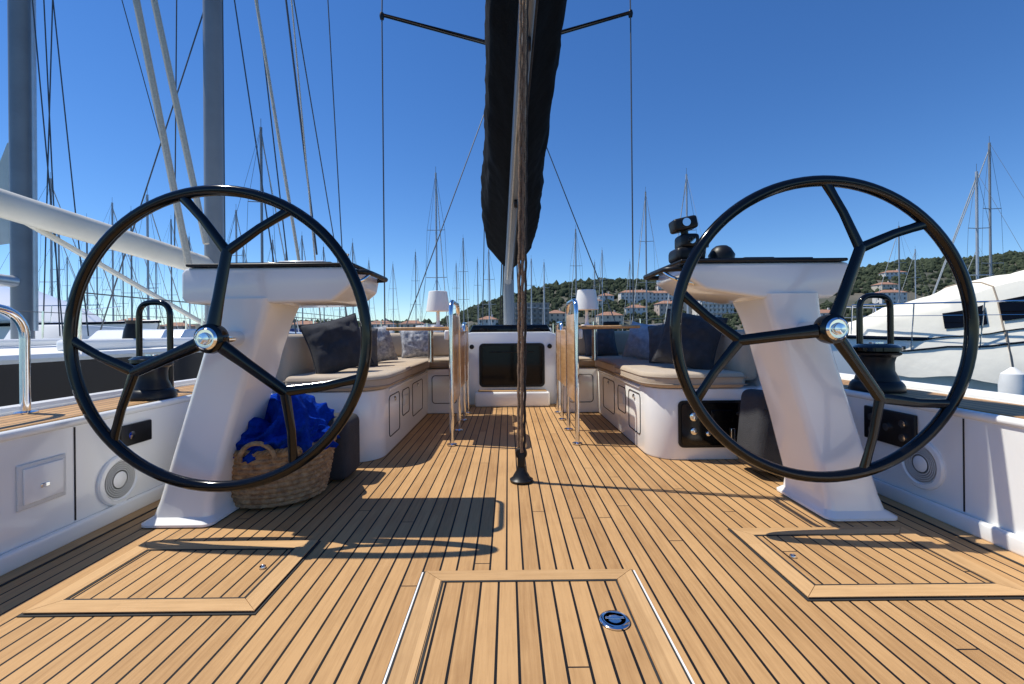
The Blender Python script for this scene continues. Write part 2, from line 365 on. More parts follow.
# ------------------------------------------------------------------ pedestals
for s in(-1,1):
    p=MB('helm_pedestal')
    def sec(xc,yc,w,h,z,r): return [(s*a,b,z) for a,b in rrect(xc,yc,w,h,min(r,w*.45,h*.45),5)]
    secs=[sec(1.79,2.60,.38,.50,0.006,.05),sec(1.79,2.60,.38,.50,.018,.05),sec(1.78,2.60,.315,.43,.045,.045),sec(1.77,2.60,.285,.40,.12,.04),
          sec(1.66,2.59,.28,.37,.5,.04),sec(1.54,2.585,.28,.35,.9,.04),sec(1.48,2.585,.28,.36,1.08,.04),sec(1.45,2.59,.30,.40,1.19,.04)]
    p.loft(secs,GEL)
    hp=[(.90,1.355),(1.75,1.355),(1.765,1.33),(1.74,1.22),(1.66,1.165),(1.30,1.165),(1.0,1.215),(.89,1.29)] if s>0 else [(.86,1.355),(1.75,1.355),(1.775,1.33),(1.775,1.19),(1.745,1.165),(1.30,1.165),(.98,1.17),(.88,1.25)]
    p.poly([(s*a,b_) for a,b_ in hp],2.40,2.90,GEL,'XZ',r=.018,seg=3)
    p.box(*sorted((s*.86,s*1.74)),2.385,2.92,1.357,1.374,BLK,.008)
    p.box(*sorted((s*1.0,s*1.6)),2.45,2.86,1.375,1.389,GLASSD,.006)
    p.tube(rp([(s*.95,2.44,1.33),(s*.80,2.44,1.33),(s*.80,2.86,1.33),(s*.95,2.86,1.33)],.07),.014,BLK,n=12)
    p.tube(rp([(s*.95,2.44,1.25),(s*.83,2.44,1.28),(s*.80,2.5,1.33)],.04),.010,CHR,n=10)
    if s>0:
        p.lathe([(.065,1.385),(.07,1.42),(.05,1.455),(.03,1.47),(.001,1.475)],BLK,c=(1.15,2.55,0),n=28)
        p.box(.87,1.03,2.46,2.62,1.376,1.455,BLK,.025); p.box(.90,1.0,2.47,2.60,1.45,1.53,BLK,.02)
        M=Matrix.Translation((.93,2.52,1.585))@Matrix.Rotation(R(-12),4,'Y'); p.box(-.07,.06,-.05,.05,-.035,.035,BLK,.015,M=M); p.tube([(.94,2.53,1.5),(.93,2.52,1.57)],.02,BLK)
        p.lathe([(.022,0),(.022,-.02)],CHR,c=(.92,2.475,1.585),n=16,axis='Y'); p.lathe([(.02,0),(.02,-.012)],CHR,c=(.95,2.47,1.49),n=16,axis='Y')
        p.tube([(1.04,2.55,1.385),(1.045,2.53,1.47)],.014,CHR); p.lathe([(.024,1.46),(.026,1.49),(.015,1.505)],BLK,c=(1.045,2.53,0),n=16)
        p.box(1.25,1.42,2.5,2.56,1.385,1.40,BLK,.006)
    else:
        p.box(-1.30,-1.05,2.48,2.58,1.386,1.40,GEL,.006)
        p.tube([(-.95,2.5,1.375),(-.93,2.5,1.44)],.012,CHR)
    p.build()
# ------------------------------------------------------------------ basket and towel
def wk(r,z,a):
    row=int(z/.030); return .010*abs(math.sin(z/.030*math.pi))+.005*math.sin(a*30+row*math.pi)*abs(math.sin(z/.030*math.pi))
bk=MB('wicker_basket'); prof=[(.001,.012),(.26,.012)]
for i in range(72):
    z=.012+i*.318/71; t=z/.33; prof.append((.265+.065*t**.8,z))
prof+=[(.318,.33),(.31,.30),(.25,.03),(.001,.025)]
bk.lathe(prof,WICK,n=180,fn=lambda r,z,a: wk(r,z,a) if r>.262 else 0)
for k in range(3):
    n=220
    bk.tube([((.332)*math.cos(2*math.pi*i/n)+.011*math.cos(i*.9+k*2.09)*math.cos(2*math.pi*i/n),.332*math.sin(2*math.pi*i/n)+.011*math.cos(i*.9+k*2.09)*math.sin(2*math.pi*i/n),.335+.011*math.sin(i*.9+k*2.09)) for i in range(n)],.009,WICK,n=6,closed=True)
for a0 in(100,280):
    a=R(a0); c=Vector((.34*math.cos(a),.34*math.sin(a),.30)); tdir=Vector((-math.sin(a),math.cos(a),0)); o=Vector((math.cos(a),math.sin(a),0))
    bk.tube([c+tdir*.09*math.cos(R(q))+o*(.012+.02*math.sin(R(q)))+Vector((0,0,.10*math.sin(R(q)))) for q in range(0,181,15)],.013,WICK,n=8)
bk.build(loc=(-1.49,2.84,.008))
tw=MB('blue_towel')
def fold(p):
    q=p*3.9; w=Vector((noise.noise(q*.7),noise.noise(q*.7+Vector((9,1,4))),noise.noise(q*.7+Vector((3,8,2)))))*1.7
    n1=noise.noise(q+w); a=1-math.sqrt(n1*n1+.003)*2.4
    n2=noise.noise((q+w)*2.3+Vector((5,5,5))); b=1-math.sqrt(n2*n2+.006)*2.2
    return a*.10+b*.035
vs=[];fs=[];nu,nv=190,90
for j in range(nv):
    ph=R(-20)+R(110)*j/(nv-1)
    for i in range(nu):
        th=2*math.pi*i/nu; p=Vector((.33*math.cos(ph)*math.cos(th),.315*math.cos(ph)*math.sin(th),.19*math.sin(ph)))
        nn=Vector((math.cos(ph)*math.cos(th),math.cos(ph)*math.sin(th),math.sin(ph)*1.0))
        k=fold(p)+.05*noise.noise(p*4+Vector((2,0,0)))
        vs.append(p+nn*(k-.05))
for j in range(nv-1):
    for i in range(nu): fs.append((j*nu+i,j*nu+(i+1)%nu,(j+1)*nu+(i+1)%nu,(j+1)*nu+i))
tw.add(vs,fs,BLUET)
tw.build(loc=(-1.46,2.84,.37),smooth=80)
# ------------------------------------------------------------------ pillows
def pillow(name,loc,size,th,rot,mat):
    p=MB('throw_pillow'); n=26; vs=[];fs=[]
    off=Vector((random.random()*50,random.random()*50,0))
    for sg in(1,-1):
        for j in range(n+1):
            for i in range(n+1):
                u=-1+2*i/n; v=-1+2*j/n
                h=((1-u**4)*(1-v**4))**.55*(1-.25*(u*u+v*v)/2)
                x=u*(1-.09*(1-v*v)*abs(u)**3); y=v*(1-.09*(1-u*u)*abs(v)**3)
                wr=.06*noise.noise(Vector((u*2.2,v*2.2,sg*3))+off)+.03*noise.noise(Vector((u*6,v*6,sg*3))+off)
                vs.append((x*size/2,y*size/2,sg*th/2*h*(1+wr*5)))
    m=(n+1)**2
    for sg in(0,1):
        for j in range(n):
            for i in range(n):
                a=sg*m+j*(n+1)+i; fs.append((a,a+1,a+n+2,a+n+1))
    M=Matrix.Rotation(rot[2],4,'Z')@Matrix.Rotation(rot[0],4,'X')@Matrix.Rotation(rot[1],4,'Z')
    p.add(vs,fs,mat,M)
    ed=[]
    for k in range(n): ed.append((-1+2*k/n,-1))
    for k in range(n): ed.append((1,-1+2*k/n))
    for k in range(n): ed.append((1-2*k/n,1))
    for k in range(n): ed.append((-1,1-2*k/n))
    p.tube([Vector((u*(1-.09*(1-v*v)*abs(u)**3)*size/2,v*(1-.09*(1-u*u)*abs(v)**3)*size/2,0)) for u,v in ed],.006,mat,n=6,closed=True,M=M)
    p.build(loc=loc,smooth=70)
for a in[((-1.50,3.86,.905),.48,.20,(R(70),R(14),R(32)),GREYD),((-1.52,4.45,.875),.44,.18,(R(72),R(-10),R(48)),GREYM),((-1.5,5.05,.875),.42,.16,(R(72),R(6),R(50)),PATT),((-1.25,5.95,.87),.40,.15,(R(75),R(5),R(8)),PATT),
         ((1.50,3.90,.915),.50,.21,(R(70),R(-12),R(-32)),GREYD),((1.55,4.55,.88),.44,.18,(R(72),R(12),R(-50)),GREYM),((1.50,5.2,.875),.44,.17,(R(72),R(-8),R(-45)),BLUEP),((1.15,5.95,.87),.42,.15,(R(75),R(5),R(-6)),GREYM)]:
    pillow('p',*a)
# ------------------------------------------------------------------ tables with folded leaf, lamps
for s in(-1,1):
    t=MB('cockpit_table'); X=s*.555
    t.tube(rp([(X,4.03,.006),(X,4.03,1.28),(X,4.62,1.28),(X,4.62,.006)],.13,8),.020,CHR,n=14)
    t.tube(rp([(X,5.15,.006),(X,5.15,1.10),(X,5.6,1.10),(X,5.6,.006)],.10,8),.018,CHR,n=14)
    for y in(4.03,4.62,5.15,5.6): t.lathe([(.045,.006),(.045,.014),(.03,.02),(.02,.024)],CHR,c=(X,y,0),n=20)
    t.box(X-.016,X+.016,4.075,4.575,.36,1.16,TEAKV,.01)
    t.box(X-.014,X+.014,4.66,5.56,.42,1.02,TEAKV,.01)
    a,b_=sorted((s*.60,s*1.22)); t.box(a,b_,4.35,5.6,1.025,1.055,TEAKV,.012)
    t.box(*sorted((s*.59,s*.64)),4.2,5.6,.93,1.022,GEL,.015)
    t.tube([(s*.9,5.0,.68),(s*.9,5.0,1.02)],.03,CHR,n=14)
    t.build()
    l=MB('table_lamp'); c=(s*.80,4.9,1.056)
    l.lathe([(.065,0),(.065,.014),(.03,.02),(.018,.03),(.016,.17),(.018,.18)],LAMPS,c=c,n=32)
    l.lathe([(.128,.175),(.128,.18),(.098,.385),(.094,.388),(.001,.388)],LAMPS,c=c,n=40)
    l.build()
g=MB('sunglasses_case'); g.box(.95,1.12,4.75,4.83,1.056,1.10,BLK,.018); g.build()
# ------------------------------------------------------------------ mainsheet
ms=MB('mainsheet')
ms.lathe([(.075,.004),(.078,.018),(.06,.03),(.05,.05),(.034,.075),(.03,.10),(.001,.105)],BLK,c=(.03,3.04,0),n=32)
ms.box(.005,.055,3.015,3.065,.09,.20,BLK,.012); ms.lathe([(.036,-.02),(.04,-.012),(.04,.012),(.036,.02)],BLK,c=(.03,3.04,.19),n=24,axis='Y')
def twist(p0,p1,r,mat,ph):
    p0=Vector(p0);p1=Vector(p1); n=int((p1-p0).length/.03)
    ms.tube([p0.lerp(p1,i/n)+Vector((.0025*math.sin(i*1.3+ph),.0025*math.cos(i*1.3+ph),0)) for i in range(n+1)],r,mat,n=8)
twist((.012,3.04,.2),(.060,3.0,3.6),.010,TANR,0); twist((.032,3.02,.2),(.083,3.02,3.6),.011,TANR,2); twist((.052,3.04,.2),(.106,3.04,3.6),.009,DKR,4)
ms.build()
# ------------------------------------------------------------------ boom + sail cover
bo=MB('boom')
def zb(Y): return 1.93+(7.85-Y)*.352
def xc(Y): return -.02+(7.85-Y)*.036
secs=[]
for i in range(12):
    Y=7.85-i*(7.85-2.85)/11; secs.append([(xc(Y)-.02+a,Y,zb(Y)+b_) for a,b_ in rrect(0,.0,.12,.22,.05)])
bo.loft(secs,ALUG)
for Y in(3.0,3.6,4.6,5.6): bo.lathe([(.05,-.02),(.055,0),(.05,.02)],BLK,c=(xc(Y),Y,zb(Y)-.15),n=20,axis='X')
for dx in(-.045,.04): bo.tube([(xc(Y)+dx,Y,zb(Y)-.13-.02*math.sin((7.85-Y)*1.5)) for Y in[7.6-.4*k for k in range(12)]],.010,DKR if dx>0 else CREAMR,n=6)
bo.build()
sv=MB('furled_mainsail_cover'); secs=[]
N=110
for i in range(N+1):
    t=i/N; Y=8.02-t*5.4
    w=.325+.09*max(0,(Y-4))/3.6; h=1.5-.35*t
    k=min(1,(t/.07))**.5 if t<.07 else 1
    if t>.96: k=math.sqrt(max(0.02,1-((t-.96)/.04)**2*.7))
    row=[]
    for j in range(72):
        a=2*math.pi*j/72; x=math.sin(a); z=(1-math.cos(a))/2
        q=Vector((x*2.,Y*1.1+z*2.2,z*2))
        rg=1-abs(noise.noise(q*1.6))*2.4
        wr=1+.13*noise.noise(q)+.09*rg+.05*noise.noise(Vector((x*5,Y*7,z*6)))
        pinch=.50+.50*min(1,z*4)
        row.append((xc(Y)+.01+w*x*wr*k*pinch,Y,zb(Y)+.03+(z-.5)*h*k+h*.5+.02*rg))
    secs.append(row)
sv.loft(secs,SAILC)
sv.build(smooth=80)
MX=-.03
ma=MB('mast')
ma.tube([(MX,8.15,.5),(MX,8.15,24)],.12,ALUG,n=20,sq=(.8,1.3,1))
for z in(6.05,11.5):
    for s in(-1,1):
        ma.tube([(MX,8.1,z),(MX+s*1.98,7.25,z+.02)],[.06,.04],BLACK,n=10,sq=(1,1,.5)); ma.lathe([(.03,-.05),(.04,0),(.03,.05)],BLK,c=(MX+s*1.98,7.25,z),n=12)
for s in(-1,1):
    X=MX+s*1.98
    ma.tube([(X,7.25,.58),(X,7.25,6.05)],.011,WIRE,n=6); ma.tube([(X,7.25,6.05),(s*1.9,7.3,11.5),(0,8.1,20)],.011,WIRE,n=6)
    ma.tube([(s*1.9,7.35,.58),(s*.05,8.1,5.9)],.009,WIRE,n=6)
    ma.tube([(X,7.25,.58),(X,7.25,.95)],.02,CHR,n=8)
ma.tube([(-.5,8.0,.9),(-.22,8.05,12)],.008,WIRE,n=5); ma.tube([(0,15.3,.6),(0,8.3,22)],.02,WIRE,n=6)
for x in(-.16,.16,-.2): ma.tube([(x,8.0,.95),(x*.7,8.05,2.4)],.012,DKR,n=6)
ma.box(-.2,.2,7.95,8.3,.93,.98,BLK,.02)
ma.build()
# ------------------------------------------------------------------ winches, hoops, rails
def winch(x,y,z,k):
    w=MB('winch')
    w.lathe([(.155*k,0),(.16*k,.012*k),(.15*k,.05*k),(.135*k,.07*k),(.125*k,.075*k)],BLK,n=40)
    w.lathe([(.125*k,.075*k),(.118*k,.10*k),(.10*k,.14*k),(.098*k,.20*k),(.108*k,.235*k),(.135*k,.25*k),(.138*k,.262*k),(.12*k,.268*k)],BLK,n=48,fn=lambda r,zz,a:.002*math.sin(a*24) if .09*k<zz<.23*k else 0)
    w.lathe([(.12*k,.27*k),(.14*k,.275*k),(.14*k,.30*k),(.11*k,.32*k),(.05*k,.325*k),(.045*k,.318*k),(.001,.318*k)],BLACK,n=40)
    w.lathe([(.042*k,.322*k),(.042*k,.334*k),(.02*k,.336*k),(.02*k,.328*k),(.001,.328*k)],CHR,n=24)
    w.box(.10*k,.19*k,-.02*k,.02*k,.28*k,.305*k,BLK,.006)
    w.build(loc=(x,y,z))
winch(2.36,2.98,.593,.95); winch(-2.36,2.95,.593,.85); winch(2.06,3.62,.80,.75); winch(-2.06,3.62,.80,.75)
for s in(-1,1):
    h=MB('grab_hoop')
    h.tube(rp([(s*2.50,3.3,.58),(s*2.50,3.3,1.24),(s*2.74,3.32,1.24),(s*2.74,3.32,.58)],.1,8),.020,BLACK,n=12)
    h.lathe([(.05,.592),(.05,.602),(.03,.61)],BLACK,c=(s*2.5,3.3,0),n=16); h.build()
    cl=MB('rope_clutch')
    for q in range(3): cl.box(*sorted((s*(1.985+q*.06),s*(2.035+q*.06))),4.0,4.22,.90,.98,BLK,.014)
    cl.tube([(s*2.0,4.0,.93),(s*2.02,3.8,.88),(s*2.06,3.7,.86)],.011,DKR,n=8); cl.build()
    ro=MB('coiled_rope'); pts=[]
    for i in range(230):
        a=i*.28; rr=.10+.03*noise.noise(Vector((i*.07,0,s))); pts.append((s*2.07+rr*math.cos(a)*.9,3.90+rr*.9*math.sin(a),.92+.03*math.sin(i*.11)+.0004*i))
    ro.tube(pts,.010,DKR if s>0 else TANR,n=6); ro.build()
pr=MB('stern_rail')
pr.tube(rp([(-2.62,2.42,.585),(-2.62,2.42,1.13),(-2.62,2.1,1.17),(-2.62,-1.0,1.17)],.14,8),.022,CHR,n=14)
pr.tube(rp([(-2.62,2.05,.585),(-2.62,2.02,.88),(-2.62,-1.0,.88)],.1,8),.016,CHR,n=12)
pr.tube([(-2.62,1.2,.585),(-2.62,1.2,1.17)],.018,CHR,n=12)
for y in(2.42,2.05,1.2): pr.lathe([(.05,.592),(.05,.60),(.03,.606)],CHR,c=(-2.62,y,0),n=18)
pr.build()
ll=MB('lifeline')
for s in(-1,1):
    P_=[(2.66,4.6),(2.58,6.4),(2.36,8.3),(1.9,10.4),(1.2,12.6)]
    for x,y in P_: ll.tube([(s*x,y,.585),(s*x,y,1.22)],.013,CHR,n=8)
    for z in(.92,1.2): ll.tube([(s*x,y,z) for x,y in P_],.005,WIRE,n=5)
ll.build()
# ------------------------------------------------------------------ neighbouring boats
def hull(mb,L,B,zd,zw,mat,deck,M,stripe=None,full=.55,bow_rise=.25):
    st=[];N=22
    for i in range(N+1):
        t=i/N; x=L*t
        b=B/2*(.80+.2*min(1,t/.3))*(1-max(0,(t-full)/(1-full))**2.1)
        b=max(b,.03); zs=zd+bow_rise*t*t
        rake=.06*L*max(0,t-.8)/.2
        row=[]
        for fy,fz,rk in((1,1,1),(1.0,.72,.8),(.97,.45,.5),(.88,.15,.2),(.6,-.1,0),(0,-.25,0)): row.append((x+rake*rk,b*fy,zw+(zs-zw)*fz))
        row+= [(p[0],-p[1],p[2]) for p in row[-2::-1]]
        st.append(row)
    mb.loft(st,mat,closed=False,cap=False,M=M)
    n=len(st[0]); dv=[];df=[]
    for r_ in st: dv+= [r_[0],(r_[0][0],0,r_[0][2]+.05),r_[-1]]
    for i in range(N):
        for j in(0,1): df.append((i*3+j,i*3+j+1,i*3+j+4,i*3+j+3))
    mb.add(dv,df,deck,M); mb.add(st[0],[tuple(range(n))],mat,M)
    if stripe:
        for sg in(1,-1):
            mb.tube([(r_[0][0],sg*(abs(r_[0][1])+.01),r_[0][2]-.03) for r_ in st],.05,stripe,n=6,M=M)
    return st
nb=MB('neighbouring_sailboat')
M=Matrix.Translation((-7.0,4.0,0))@Matrix.Rotation(R(90),4,'Z')
hull(nb,17,4.8,.80,-1.35,NAVY,GELR,M,stripe=GEL)
nb.poly([(4.6,.80),(10.5,.88),(9.6,1.02),(7,1.10),(5.0,1.12)],-1.2,1.2,GEL,'XZ',r=.06,seg=3,M=M)
for sg in(-1,1):
    nb.poly([(5.4,.93),(9.3,.93),(8.9,1.0),(5.6,1.05)],sg*1.202,sg*1.22,GLASSD,'XZ',M=M)
    nb.box(1.6,4.6,sg*1.5-.14,sg*1.5+.14,.8,.96,GEL,.05,M=M)
    for x in range(1,15,2):
        bb=2.25 if x<9 else 2.25*(1-((x-9)/8)**2.1)
        nb.tube([(x,sg*bb,.8),(x,sg*bb,1.5)],.016,CHR,n=6,M=M)
    nb.tube([(x,sg*(2.25 if x<9 else 2.25*(1-((x-9)/8)**2.1)),1.48) for x in range(1,15)],.008,WIRE,n=5,M=M)
nb.lathe([(.12,.8),(.10,.95),(.07,1.05),(.09,1.1)],BLK,c=(2.6,-1.5,.12),n=20,M=M)
nb.tube([(-6.62,10.2,.8),(-6.55,10.2,24)],.19,ALUG,n=20)
nb.tube([(-6.68,10.1,2.50),(-7.85,7,3.06),(-9.2,3.6,3.68)],.20,BOOMW,n=20,sq=(.9,1,1.1))
nb.tube([(-6.72,10.1,1.2),(-7.85,7.4,2.85)],.05,BOOMW,n=8)
for a,b_,r,m in[((-7.35,9,7.7),(-6.35,9,2.4),.062,CREAMR),((-7.0,9,7.7),(-6.0,9,2.8),.058,CREAMR),((-7.9,9,7.9),(-6.5,9.5,14),.02,WIRE),
    ((-6.6,10.2,18),(-4.7,10.0,.9),.014,WIRE),((-6.6,10.2,12),(-4.75,9.6,.9),.014,WIRE),((-6.55,10.2,9),(-8.9,9.8,.9),.014,WIRE),((-6.6,10.2,20),(-7,20,1),.02,WIRE),((-6.6,10.2,22),(-7,4,1),.014,WIRE),
    ((-5.0,9,7.8),(-4.1,9,2.0),.03,CREAMR),((-4.5,9.2,8),(-3.9,9.2,2.6),.02,WIRE),((-4.3,9,8),(-3.75,9,1.2),.014,CREAMR),((-3.95,10,8.6),(-3.6,10,1.2),.012,WIRE),
    ((-6.9,9.5,8),(-7.0,9.5,2.4),.012,WIRE),((-6.25,10,9),(-6.25,10,1.2),.012,WIRE)]:
    nb.tube([a,b_],r,m,n=6)
nb.tube([(-8.1,10.3,9.2),(-5.0,10.3,9.2)],.05,ALU,n=8)
nb.build()
nb2=MB('moored_sailboat')
M=Matrix.Translation((-17.6,12.8,0))@Matrix.Rotation(R(90),4,'Z')
hull(nb2,15,4.6,.75,-1.35,GEL,GELR,M,stripe=NAVY)
nb2.poly([(4,.8),(10,.85),(9,1.25),(4.4,1.45)],-1.2,1.2,GEL,'XZ',r=.08,M=M)
nb2.tube([(-17.1,16,.8),(-17.1,16,30)],.30,ALUG,n=18); nb2.tube([(-16.65,16,1.2),(-16.6,16,30)],.07,ALU,n=8)
nb2.tube([(-17.1,15.8,2.9),(-17.9,13.4,3.1)],.2,ALU,n=14)
nb2.add([(-18.1,16,4.2),(-17.35,16,4.3),(-17.3,16,8.0),(-17.6,16,7.8),(-18.0,16,6.8)],[(0,1,2,3,4)],CREAM)
for a,b_ in[((-17,16,24),(-14.8,16,1)),((-17,16,17),(-15.1,15.4,1)),((-17,16,26),(-17.5,27,1)),((-15.9,16,14),(-16.4,16,1)),((-16.3,16,14),(-15.8,16,1))]: nb2.tube([a,b_],.02,WIRE,n=6)
nb2.build()
def motor(name,M,cream):
    m=MB(name)
    if cream:
        hull(m,15,4.4,.45,-1.35,GEL,GELR,M,stripe=NAVY,full=.35,bow_rise=.45)
        n=70
        def top(x):
            pp=[(-.2,2.5),(1,2.8),(4,2.85),(8,2.72),(10,2.5),(11.5,2.15),(12.8,1.70),(13.9,1.25),(14.4,1.1)]
            for (a,b_),(c,d_) in zip(pp,pp[1:]):
                if a<=x<=c: return b_+(d_-b_)*(x-a)/(c-a)
            return 1.1
        def ww(x): return 2.38*max(.06,1-max(0,(x-5.25)/9.5)**2.3)
        secs=[]
        for i in range(n+1):
            x=-.1+14.4*i/n; w=ww(x)
            sag=.03*math.sin(x*3.9)+.015*math.sin(x*9.1)
            zt=top(x)+sag; z0=-.55+.035*x+.05*math.sin(x*5.1)
            row=[]
            prof=[(1.28,0),(1.24,.12),(1.19,.24),(1.13,.36),(1.06,.48),(1.02,.54),(.90,.78),(.80,.90),(.52,.97),(0,1.0)]
            for fy,fz in prof+[(-a,b) for a,b in prof[-2::-1]]:
                nn=.05*noise.noise(Vector((x*1.1,fy*3,fz*2)))+.025*noise.noise(Vector((x*4,fy*3,fz*5)))
                row.append((x,w*fy*(1+nn*.6),z0+(zt-z0)*fz+nn*(1 if 0<fz<1 else 0)))
            secs.append(row)
        m.loft(secs,CREAM,closed=False,cap=False,M=M)
        L_=len(secs[0])
        for x in(1.8,4.2,6.3,8.4,10.2,12):
            i=int((x+.1)/14.4*n); m.tube([Vector(p)+Vector((0,0,.012)) for p in secs[i]],.016,BEIGED,n=5,M=M)
        for q,dd in((3,.02),(L_-4,-.02)): m.tube([Vector(r_[q])+Vector((0,dd,.0)) for r_ in secs[2:-2]],.022,NAVY,n=6,M=M)
        for q,dd in((4,.02),(L_-5,-.02)): m.tube([Vector(r_[q])+Vector((0,dd,.0)) for r_ in secs[2:-6]],.014,NAVY,n=6,M=M)
        for (xa,xb) in((4.6,6.1),(6.5,7.9),(8.2,9.4),(9.65,10.7),(10.95,11.9),(12.1,12.8)):
            ia,ib=int((xa+.1)/14.4*n),int((xb+.1)/14.4*n)
            for q0,sg in((5,1),(L_-7,-1)):
                vs=[];fs=[]
                for i in range(ia,ib+1):
                    a=Vector(secs[i][q0]); c=Vector(secs[i][q0+1])
                    for f in(.10,.90): vs.append(a.lerp(c,f)+Vector((0,sg*.03,.02)))
                for i in range(ib-ia): fs.append((2*i,2*i+1,2*i+3,2*i+2))
                m.add(vs,fs,GLASSD,M)
        # guard rail around the bow
        for sg in(-1,1):
            rail=[]
            for k in range(15):
                x=7.2+k*.5; y=sg*(ww(x)*1.18+.12); zz=.95+.02*x; rail.append((x,y,zz+.35))
                if k%2==0: m.tube([(x,sg*(ww(x)*1.12),.45),(x,y,zz+.35)],.014,CHR,n=6,M=M)
            m.tube(rail,.018,CHR,n=8,M=M); m.tube([(a,b,c-.28) for a,b,c in rail],.008,CHR,n=6,M=M)
        for x in range(1,13):
            for sg in(-1,1): m.tube([(x,sg*ww(x)*1.27,-.45),(x,sg*ww(x)*1.0,-1.0)],.012,CREAMR,n=5,M=M)
    else:
        hull(m,15,4.6,.95,-1.35,GEL,GELR,M,stripe=NAVY,full=.35,bow_rise=.25)
        m.poly([(1.2,.95),(12.4,1.15),(11.4,1.75),(9.3,2.55),(8.6,2.7),(1.6,2.75)],-1.75,1.75,GEL,'XZ',r=.12,seg=4,M=M)
        m.poly([(1.6,2.76),(8.2,2.76),(7.6,3.25),(1.4,3.2)],-1.5,1.5,GEL,'XZ',r=.1,seg=4,M=M)
        m.poly([(2,1.75),(11.2,1.72),(9.3,2.42),(2.2,2.45)],-1.78,1.78,GLASSD,'XZ',r=.02,M=M)
        m.poly([(3,1.2),(10.6,1.25),(10.2,1.42),(3,1.42)],-1.77,1.77,GLASSD,'XZ',r=.02,M=M)
        for sg in(-1,1):
            for k in range(8):
                x=7+k*.95; bb=2.2*(1-max(0,(x/15-.35)/.65)**2.1)
                zz=.97+.25*(x/15)**2; m.tube([(x,sg*bb,zz),(x+.05,sg*bb,zz+.6)],.014,CHR,n=6,M=M)
            m.tube([(x,sg*2.2*(1-max(0,(x/15-.35)/.65)**2.1),.97+.25*(x/15)**2+.6) for x in[7+.5*k for k in range(15)]],.017,CHR,n=6,M=M)
    m.build()
th=R(180-20)
bow=Vector((8.3,11.9,0)); dr=Vector((math.cos(th),math.sin(th),0))
motor('motor_yacht',Matrix.Translation(bow-dr*14.6)@Matrix.Rotation(th,4,'Z'),True)
motor('motor_yacht',Matrix.Translation((-43.2,26.5,0))@Matrix.Rotation(R(-3),4,'Z')@Matrix.Scale(1.5,4),False)
f=MB('boat_fender'); f.lathe([(.03,.42),(.05,.40),(.16,.30),(.19,.1),(.19,-.3),(.16,-.45),(.05,-.55),(.03,-.57)],GELR,n=24); f.tube([(0,0,.4),(0,.1,1.1)],.012,WIRE); f.build(loc=(9.15,8.3,-.15))
# ------------------------------------------------------------------ distant moored sailboats
covers=[P('sail_cover_blue',(.02,.05,.18),.8,var=.2),P('sail_cover_white',(.6,.6,.58),.8,var=.1),P('sail_cover_grey',(.12,.12,.13),.8,var=.2)]
MASTL=P('mast_light_alloy',(.42,.45,.48),.45,metal=.3,var=.1,vs=1)
def far_boat(H,L,cov,hm,mm):
    m=MB('sailboat'); M=Matrix.Translation((0,-L*.45,0))@Matrix.Rotation(R(90),4,'Z')
    hull(m,L,L*.3,.35,-1.35,hm,GELR,M,stripe=NAVY)
    m.poly([(L*.25,.35),(L*.68,.42),(L*.6,.8),(L*.28,.95)],-L*.09,L*.09,GEL,'XZ',r=.06,M=M)
    m.poly([(L*.32,.6),(L*.58,.58),(L*.56,.72),(L*.33,.8)],-L*.092,L*.092,GLASSD,'XZ',M=M)
    m.poly([(L*.22,.9),(L*.32,1.0),(L*.31,1.75),(L*.24,1.7)],-L*.08,L*.08,cov,'XZ',r=.06,M=M)
    y=L*.08
    m.tube([(0,y,.3),(0,y,H)],.105,mm,n=8); m.tube([(0,y,1.7),(0,y-L*.38,1.75)],.16,cov,n=8)
    for k,z in((.9,H*.38),(.75,H*.66)): m.tube([(-k*1.3,y-.2,z),(0,y,z),(k*1.3,y-.2,z)],.04,mm,n=5)
    for sg in(-1,1): m.tube([(sg*L*.13,y-.3,.4),(sg*1.17,y-.2,H*.38),(sg*.97,y-.2,H*.66),(0,y,H)],.016,WIRE,n=4); m.tube([(sg*L*.13,y,.4),(0,y,H*.38)],.014,WIRE,n=4)
    m.tube([(0,L*.54,.6),(0,y,H*.97)],.05,covers[1],n=5); m.tube([(0,-L*.44,.5),(0,y,H)],.014,WIRE,n=4)
    m.tube([(0,y,H),(0,y,H+.7)],.02,WIRE,n=4)
    return m
protos=[]
for H,L,c,h,mm in((17.5,15,0,GEL,ALUG),(15,13,1,GEL,MASTL),(20,17,2,NAVY,ALUG),(18.5,16,1,GEL,MASTL)):
    protos.append(far_boat(H,L,covers[c],h,mm))
objs=[None]*4
ber=[]
def berth(brg,elev,k=None):
    k=random.randrange(4) if k is None else k
    H=(17.5,15,20,18.5)[k]
    Y=(H-1)/elev; ber.append((brg*Y-.05,Y,k))
for a,t in((255,118),(105,196),(125,205),(140,188),(80,212),(52,225),(166,214),(185,232),(232,205),(92,240),(118,238),(152,250),(240,246),(270,236),(284,248),(300,232),(322,244),(338,262),(351,240),(368,258),(392,262),
    (415,250),(435,168),(456,262),(463,236),(478,258),(489,248),(532,258),(545,262),(578,228),(596,262),(604,250),(650,190),(693,172),(712,262),(632,262),(906,228),(921,252),(990,172),(1006,142),(985,248),(40,170),(62,252),(208,256),(217,262)): berth((a-508)/455,(332-t)/455)
for x,y,k in ber:
    if objs[k] is None: objs[k]=protos[k].build(loc=(x,y,0)); objs[k].rotation_euler=(0,0,R(random.uniform(-3,3)))
    else: inst(objs[k],(x,y,0),R(random.uniform(-3,3)),1,'sailboat')
